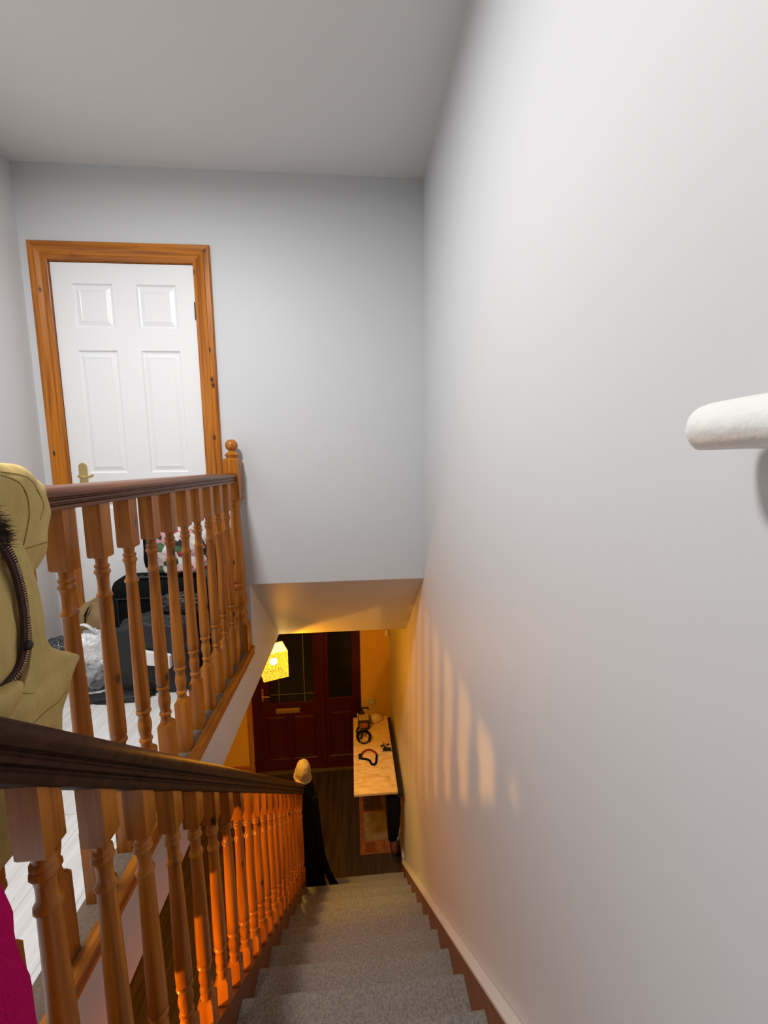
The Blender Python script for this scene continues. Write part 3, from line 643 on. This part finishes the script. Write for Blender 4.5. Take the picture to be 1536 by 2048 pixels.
# ================================================================== BLACK HOODIE AND CAP ON THE LOWER NEWEL
jk = thing('black_jacket', 'long black jacket draped over the newel post at the foot of the stairs', 'jacket', loc=(XS, 3.0, -2.5))
def loftx(rows, **k):
    """like loft but rows give (z, x_lo, x_hi, y_mid, half_depth)"""
    bm = loft([(r[0], r[1], r[2], r[3], r[4]) for r in rows], **k)
    for v in bm.verts: v.co.x, v.co.y = v.co.y, v.co.x
    return bm
part('body', loftx([(-2.475, -.475, -.405, 2.995, .050), (-2.51, -.505, -.385, 2.995, .072), (-2.60, -.512, -.362, 2.99, .082), (-2.75, -.512, -.343, 2.985, .085), (-2.92, -.508, -.332, 2.98, .088), (-3.10, -.500, -.318, 2.98, .088), (-3.28, -.485, -.303, 2.98, .082), (-3.43, -.455, -.295, 2.975, .072), (-3.53, -.43, -.300, 2.98, .06)], seg=40, wr=.008, freq=16, seed=2), BLACKF, jk, smooth=True)
bm = bmesh.new(); tube(bm, catmull([(-.355, 2.95, -2.62), (-.335, 2.93, -2.88), (-.312, 2.93, -3.10), (-.268, 2.94, -3.30), (-.215, 2.95, -3.45), (-.195, 2.965, -3.505)], 7), [.030]*15+[.026]*12+[.030]*9, 12); part('sleeve', bm, BLACKF, jk, smooth=True)
CREAM = mat('cream_knit', (.46, .37, .24), .9, .1, bump=.8, bscale=160)
cpn = thing('cream_beanie', 'cream knitted hat sitting on top of the newel post at the foot of the stairs', 'hat', loc=(XS, 3.0, -2.45))
part('crown', loftx([(-2.50, -.502, -.388, 3.0, .066), (-2.47, -.503, -.386, 3.0, .066), (-2.42, -.497, -.390, 3.0, .062), (-2.385, -.484, -.402, 3.0, .05), (-2.362, -.462, -.422, 3.0, .028), (-2.357, -.446, -.438, 3.0, .008)], seg=40, wr=.007, freq=24, seed=4), CREAM, cpn, smooth=True)
bm = bmesh.new(); tube(bm, [(-.446+.060*math.cos(a*PI/12), 3.0+.067*math.sin(a*PI/12), -2.492-.018*math.cos(a*PI/12)) for a in range(24)], .013, 10, closed=True); part('rolled_brim', bm, CREAM, cpn, smooth=True)

# ================================================================== THINGS PILED ON THE LANDING BY THE DOOR
def rbox(x0, x1, y0, y1, z0, z1, seed, amp=.012, r=.035, fr=9):
    bm = bx(x0, x1, y0, y1, z0, z1); bmesh.ops.bevel(bm, geom=bm.edges[:], offset=r, segments=4, profile=.5, affect='EDGES')
    bmesh.ops.subdivide_edges(bm, edges=[e for e in bm.edges if e.calc_length() > .05], cuts=7, use_grid_fill=True)
    for v in bm.verts:
        n = noise.noise_vector(v.co*fr+Vector((seed, seed*2, 0)))*amp; v.co += Vector((n.x, n.y, n.z if v.co.z > z0+.01 else 0))
        if v.co.z < z0+.001: v.co.z = z0+.001
    return bm
sc = thing('suitcase', 'upright black fabric suitcase standing against the white door', 'suitcase', loc=(-1.0, 2.16, ZL))
part('shell', rbox(-1.235, -.80, 2.06, 2.245, ZL, -.565, 3, .006, .05), BLACKF, sc, smooth=.8)
bm = bmesh.new()
for zz in (-.66,): tube(bm, [(-1.20, 2.054, zz), (-.83, 2.054, zz)], .004, 6)
tube(bm, [(-1.19, 2.054, -.66), (-1.19, 2.054, -1.0)], .004, 6); part('zip', bm, BLACKP, sc)
bm = bmesh.new(); tube(bm, catmull([(-1.10, 2.15, -.572), (-1.09, 2.09, -.562), (-1.0, 2.09, -.560), (-.93, 2.09, -.562), (-.92, 2.15, -.572)], 5), .010, 8, .7); part('carry_handle', bm, BLACKP, sc, smooth=True)
BAGM = mat('black_bag_nylon', (.022, .022, .024), .6, .4, bump=.6, bscale=35)
db = thing('holdall', 'large soft black bag with a white strip label on the landing floor', 'bag', loc=(-.98, 1.94, ZL))
part('bag_body', blob((-.955, 1.945, -.905), (.182, .085, .20), .10, 2.2, 6, ZL, 5, False, .55), BAGM, db, smooth=True)
bm = bmesh.new(); n_ = 12
A = []
for i in range(n_+1):
    x = -1.02+.165*i/n_; y = 1.838+.004*math.sin(i*.9); A.append((bm.verts.new((x, y-.003, -.832-.036*i/n_)), bm.verts.new((x, y-.007, -.890-.036*i/n_)), bm.verts.new((x, y+.02, -.832-.036*i/n_)), bm.verts.new((x, y+.02, -.890-.036*i/n_))))
for a, b in zip(A, A[1:]):
    bm.faces.new((a[0], b[0], b[1], a[1])); bm.faces.new((a[2], a[3], b[3], b[2])); bm.faces.new((a[0], a[2], b[2], b[0])); bm.faces.new((a[1], b[1], b[3], a[3]))
bm.faces.new((A[0][0], A[0][1], A[0][3], A[0][2])); bm.faces.new((A[-1][0], A[-1][2], A[-1][3], A[-1][1]))
part('strip_label', bm, mat('white_label', (.85, .85, .85), .6), db, label='white strip label')
bl = obj('black_cloth', blob((-1.10, 1.845, ZL+.008), (.15, .05, .018), .35, 2.4, 9, ZL, 4), BAGM, smooth=True); tag(bl, 'flat black cloth spilling on the floor in front of the black bag', 'cloth')
bn = obj('bin_bag', blob((-.86, 1.995, -.675), (.115, .045, .055), .35, 2.6, 12, None, 5, True), mat('glossy_black_plastic', (.02, .02, .022), .28, .6, bump=.5, bscale=30), smooth=True); tag(bn, 'glossy crumpled black plastic bag on top of the black holdall', 'bag')
def floral():
    m = bpy.data.materials.new('floral_print'); m.use_nodes = True; nt = m.node_tree; N = nt.nodes; Lk = nt.links; b = N['Principled BSDF']; b.inputs['Roughness'].default_value = .7
    geo = N.new('ShaderNodeNewGeometry'); v = N.new('ShaderNodeTexVoronoi'); v.inputs['Scale'].default_value = 30; Lk.new(geo.outputs['Position'], v.inputs['Vector'])
    s = N.new('ShaderNodeSeparateColor'); Lk.new(v.outputs['Color'], s.inputs[0]); r = N.new('ShaderNodeValToRGB'); Lk.new(s.outputs[0], r.inputs[0]); r.color_ramp.interpolation = 'CONSTANT'
    cols = [(0, (.62, .60, .58)), (.3, (.55, .30, .32)), (.45, (.66, .50, .50)), (.62, (.05, .12, .05)), (.72, (.02, .02, .02)), (.82, (.35, .03, .05)), (.88, (.70, .69, .67))]
    while len(r.color_ramp.elements) < len(cols): r.color_ramp.elements.new(.5)
    for e, (p, c_) in zip(r.color_ramp.elements, cols): e.position = p; e.color = (*c_, 1)
    Lk.new(r.outputs[0], b.inputs['Base Color']); return m
fb = thing('shopping_tote', 'floral pink, white and green shopping bag on top of the suitcase', 'bag', loc=(-.92, 2.15, -.56))
part('bag_body', blob((-.905, 2.15, -.440), (.155, .075, .115), .16, 2.0, 21, -.553, 5, False, .5), floral(), fb, smooth=True)
part('side_panel', blob((-1.045, 2.13, -.43), (.022, .05, .10), .18, 2.2, 22, -.545, 4, False, .4), BLACKF, fb, smooth=True, label='black side panel')
KRAFT = mat('brown_kraft_paper', (.42, .28, .13), .8, .2, bump=.3, bscale=20, var=.15, vscale=6)
pb2 = thing('kraft_bag', 'crumpled brown paper bag leaning by the left door jamb', 'bag', loc=(-1.36, 2.17, ZL))
bm = bmesh.new()
prism(bm, [(-1.475, ZL+.001), (-1.275, ZL+.001), (-1.262, -.86), (-1.275, -.665), (-1.315, -.655), (-1.375, -.69), (-1.462, -.765)], 1, 2.10, 2.20)
bmesh.ops.subdivide_edges(bm, edges=bm.edges[:], cuts=4, use_grid_fill=True); bmesh.ops.triangulate(bm, faces=bm.faces[:])
for v in bm.verts:
    if v.co.z > ZL+.01: v.co += noise.noise_vector(v.co*16)*.012
part('bag_body', bm, KRAFT, pb2)
bm = bmesh.new(); tube(bm, catmull([(-1.38, 2.092, -.80), (-1.365, 2.08, -.745), (-1.345, 2.08, -.705), (-1.338, 2.092, -.69)], 5), [.003]*5+[.009]*6+[.003]*5, 6, .4); part('handle', bm, BLACKP, pb2, label='dark handle slot')
def plastic():
    m = mat('translucent_white_plastic', (.78, .79, .80), .22, .6, bump=.8, bscale=24)
    return m
wb = thing('carrier_bag', 'crinkled translucent white carrier bag on the floor before the brown paper bag', 'bag', loc=(-1.25, 1.98, ZL))
part('bag_top', blob((-1.275, 1.985, -.885), (.075, .07, .105), .24, 1.7, 31, None, 5, True), plastic(), wb, smooth=True)
part('bag_bottom', blob((-1.265, 1.965, -.985), (.088, .075, .085), .24, 1.9, 33, ZL, 5, True), mat('greyish_clear_plastic', (.42, .43, .45), .18, .7, bump=.8, bscale=24, var=.5, vscale=22), wb, smooth=True, label='greyish see-through lower part')
bm = bmesh.new(); tube(bm, catmull([(-1.325, 1.975, -.83), (-1.33, 1.96, -.765), (-1.29, 1.95, -.745), (-1.25, 1.955, -.78), (-1.235, 1.975, -.84)], 6), [.012]*25, 8, .4); part('handle', bm, plastic(), wb, smooth=True)
lb_ = obj('black_sack', blob((-1.44, 1.99, -.955), (.085, .075, .125), .30, 2.4, 41, ZL, 5, True), mat('grey_black_plastic', (.05, .05, .055), .3, .6, bump=.6, bscale=25), smooth=True); tag(lb_, 'crumpled black plastic sack in the corner left of the white carrier bag', 'bag')

# ================================================================== KHAKI PARKA OVER THE TOP NEWEL
def khaki():
    m = mat('khaki_yellow_cotton', (.62, .46, .17), .7, .25, var=.18, vscale=9); nt = m.node_tree; N = nt.nodes; Lk = nt.links; b = N['Principled BSDF']
    geo = N.new('ShaderNodeNewGeometry'); mp = N.new('ShaderNodeMapping'); mp.inputs['Scale'].default_value = (10, 30, 9); Lk.new(geo.outputs['Position'], mp.inputs['Vector'])
    n = N.new('ShaderNodeTexNoise'); n.inputs['Scale'].default_value = 1.3; n.inputs['Detail'].default_value = 3; Lk.new(mp.outputs[0], n.inputs['Vector'])
    n2 = N.new('ShaderNodeTexNoise'); n2.inputs['Scale'].default_value = 900; Lk.new(geo.outputs['Position'], n2.inputs['Vector'])
    ad = N.new('ShaderNodeMath'); ad.operation = 'MULTIPLY_ADD'; Lk.new(n2.outputs['Fac'], ad.inputs[0]); ad.inputs[1].default_value = .05; Lk.new(n.outputs['Fac'], ad.inputs[2])
    bp = N.new('ShaderNodeBump'); bp.inputs['Strength'].default_value = .6; bp.inputs['Distance'].default_value = .012; Lk.new(ad.outputs[0], bp.inputs['Height']); Lk.new(bp.outputs[0], b.inputs['Normal'])
    return m
KH = khaki()
pk = thing('parka', 'khaki parka with zip and fur-trimmed hood hung over the top newel post', 'coat', loc=(-.5, .45, 0))
P5 = lambda n, bm, m_, **k: part(n, bm, m_, pk, **k)
P5('hood', loft([(0.01, 0.36, 0.63, -0.535, 0.022), (0.005, 0.34, 0.682, -0.537, 0.038), (-0.02, 0.33, 0.722, -0.542, 0.05), (-0.06, 0.33, 0.756, -0.552, 0.052), (-0.105, 0.33, 0.768, -0.56, 0.048), (-0.145, 0.34, 0.758, -0.566, 0.042), (-0.185, 0.36, 0.736, -0.57, 0.034), (-0.222, 0.38, 0.712, -0.572, 0.022)], 72, .006, 20, 1, 2.3), KH, smooth=True)
P5('body', loft([(-0.06, 0.4, 0.6, -0.548, 0.018), (-0.09, 0.38, 0.622, -0.546, 0.03), (-0.13, 0.36, 0.642, -0.545, 0.035), (-0.18, 0.34, 0.657, -0.545, 0.038), (-0.24, 0.33, 0.668, -0.545, 0.038), (-0.29, 0.33, 0.672, -0.545, 0.036), (-0.33, 0.34, 0.662, -0.547, 0.03), (-0.37, 0.36, 0.64, -0.55, 0.024), (-0.4, 0.38, 0.6, -0.55, 0.018)], 72, .007, 20, 6, 2.3), KH, smooth=True)
P5('hem_flap', loft([(-0.278, 0.46, 0.681, -0.588, 0.01), (-0.306, 0.46, 0.758, -0.588, 0.012), (-0.34, 0.46, 0.785, -0.588, 0.012), (-0.369, 0.46, 0.819, -0.588, 0.011), (-0.394, 0.46, 0.856, -0.588, 0.006), (-0.415, 0.46, 0.842, -0.588, 0.01), (-0.454, 0.46, 0.813, -0.588, 0.012), (-0.511, 0.46, 0.79, -0.588, 0.012), (-0.59, 0.46, 0.755, -0.588, 0.012), (-0.636, 0.46, 0.738, -0.588, 0.012)], 64, .005, 22, 9, 2.6), KH, smooth=True)
from mathutils.bvhtree import BVHTree
SEAM = mat('khaki_seam', (.30, .20, .07), .85, .1)
def seam(src, path, r=.0011, lift=.0002):
    # a stitched seam: thin cord pressed on the +x side of a soft body
    dg = src.data; bv = BVHTree.FromPolygons([v.co.copy() for v in dg.vertices], [p.vertices[:] for p in dg.polygons]); out = []
    for p in catmull([(0, a, b) for a, b in path], 8):
        h = bv.ray_cast(Vector((-.2, p.y, p.z)), Vector((-1, 0, 0)))
        if h[0] is not None: out.append(h[0]+Vector((lift, 0, 0)))
    bm = bmesh.new()
    if len(out) > 2: tube(bm, out, r, 6)
    return obj('seam', bm, SEAM, src, smooth=True)
hood_ = [o for o in C.objects if o.parent == pk and o.name.startswith('hood')][0]; flap_ = [o for o in C.objects if o.parent == pk and o.name.startswith('hem_flap')][0]
seam(hood_, [(.56, -.004), (.62, -.012), (.655, -.04), (.668, -.08), (.666, -.12)])
seam(hood_, [(.61, -.004), (.665, -.014), (.697, -.045), (.706, -.085)], .0008)
seam(hood_, [(.60, -.135), (.65, -.128), (.70, -.126), (.735, -.128)])
seam(flap_, [(.60, -.445), (.68, -.45), (.77, -.448), (.81, -.445)])
zp = [(.562, -.088), (.576, -.113), (.586, -.147), (.591, -.192), (.589, -.228), (.583, -.256), (.569, -.279), (.543, -.290)]
zp = [(a*1.08, b*1.08) for a, b in zp]
zx = lambda y, z: -.510
def ribbon(path, wdt, th, xoff):
    bm = bmesh.new(); pts = catmull([(zx(*p)+xoff, p[0], p[1]) for p in path], 8); prev = None
    for i, p in enumerate(pts):
        t_ = (pts[min(i+1, len(pts)-1)]-pts[max(i-1, 0)]).normalized(); s = Vector((0, t_.z, -t_.y))
        r = [bm.verts.new(p+s*wdt+Vector((a, 0, 0))) for a in (0, th)]+[bm.verts.new(p-s*wdt+Vector((a, 0, 0))) for a in (th, 0)]
        if prev:
            for k in range(4): bm.faces.new((prev[k], prev[(k+1) % 4], r[(k+1) % 4], r[k]))
        else: bm.faces.new(r)
        prev = r
    bm.faces.new(prev[::-1]); return bm, pts
bm, zpts = ribbon(zp, .0062, .006, 0); zt = P5('zip_tape', bm, mat('purple_brown_tape', (.055, .028, .028), .8), label='purple-brown zip tape')
bm = bmesh.new()
zz = catmull([(zx(*p)+.0065, p[0]+.001, p[1]) for p in zp], 26)
acc = 0
for a, b in zip(zz, zz[1:]):
    acc += (b-a).length
    if acc > .0030:
        acc = 0; t_ = (b-a).normalized(); s = Vector((0, t_.z, -t_.y))
        mm = Matrix((Vector((1, 0, 0)), s, t_)).transposed().to_4x4(); mm.translation = a
        tb_ = bx(-.0006, .0016, -.0026, .0026, -.0009, .0009); bmesh.ops.transform(tb_, matrix=mm, verts=tb_.verts[:])
        me_ = bpy.data.meshes.new('t'); tb_.to_mesh(me_); tb_.free(); bm.from_mesh(me_); bpy.data.meshes.remove(me_)
o = obj('zip_teeth', bm, mat('dull_brass_teeth', (.45, .33, .22), .35, metal=.7), zt)
pk2 = [(y+.034+.004*math.sin(i), z+.01) for i, (y, z) in enumerate(zp)]
bm, _ = ribbon([(.612, -.080), (.634, -.120), (.650, -.175), (.657, -.225), (.656, -.270), (.644, -.312), (.624, -.345)], .014, .010, -.004); bevel(bm, .003, 2)
P5('placket', bm, KH, smooth=True)
bm = bmesh.new(); bmesh.ops.create_uvsphere(bm, u_segments=16, v_segments=10, radius=.0075, matrix=Matrix.Translation((-.500, .630, -.270)) @ Matrix.Diagonal((.6, 1, 1, 1))); P5('snap_button', bm, BLACKP, smooth=True)
bm = bmesh.new()
for i in range(1500):
    y = random.uniform(.50, .592); z = random.gauss(-.070+(.56-y)*.6, .010); p = Vector((-.483+random.uniform(-.006, .004), y, z))
    d = Vector((random.uniform(.2, .9), random.uniform(.0, .9), random.uniform(-.5, .9))).normalized()*random.uniform(.010, .022)
    s = d.cross(Vector((random.random(), 1, random.random()))).normalized()*.0006
    a, b, c_ = bm.verts.new(p+s), bm.verts.new(p-s), bm.verts.new(p+d+Vector((0, 0, -.004)))
    e = bm.verts.new(p+Vector((.0006, 0, .0006))); bm.faces.new((a, b, c_)); bm.faces.new((a, e, c_)); bm.faces.new((b, e, c_))
P5('fur_trim', bm, mat('dark_brown_fur', (.05, .03, .022), .8), label='dark brown fur trim')
P5('cuff', loft([(-.300, .47, .565, -.490, .010), (-.306, .46, .590, -.490, .015), (-.318, .46, .596, -.490, .017), (-.334, .46, .586, -.490, .015), (-.345, .47, .565, -.490, .008)], 32, .002, 30, 3), KH, smooth=True)

# ---- magenta fleece hanging in front of the first stair balusters
pf = obj('pink_fleece', loft([(-.40, .36, .425, -.437, .030), (-.47, .34, .447, -.436, .036), (-.55, .33, .458, -.436, .038), (-.64, .33, .466, -.436, .040), (-.76, .33, .470, -.436, .042), (-.95, .33, .472, -.436, .042), (-1.04, .33, .470, -.436, .040)], 48, .0035, 18, 7, 2.4), mat('magenta_fleece', (.62, .004, .13), .95, .1, bump=.8, bscale=240), smooth=True)
tag(pf, 'magenta fleece garment hanging at the head of the stair balustrade', 'garment')
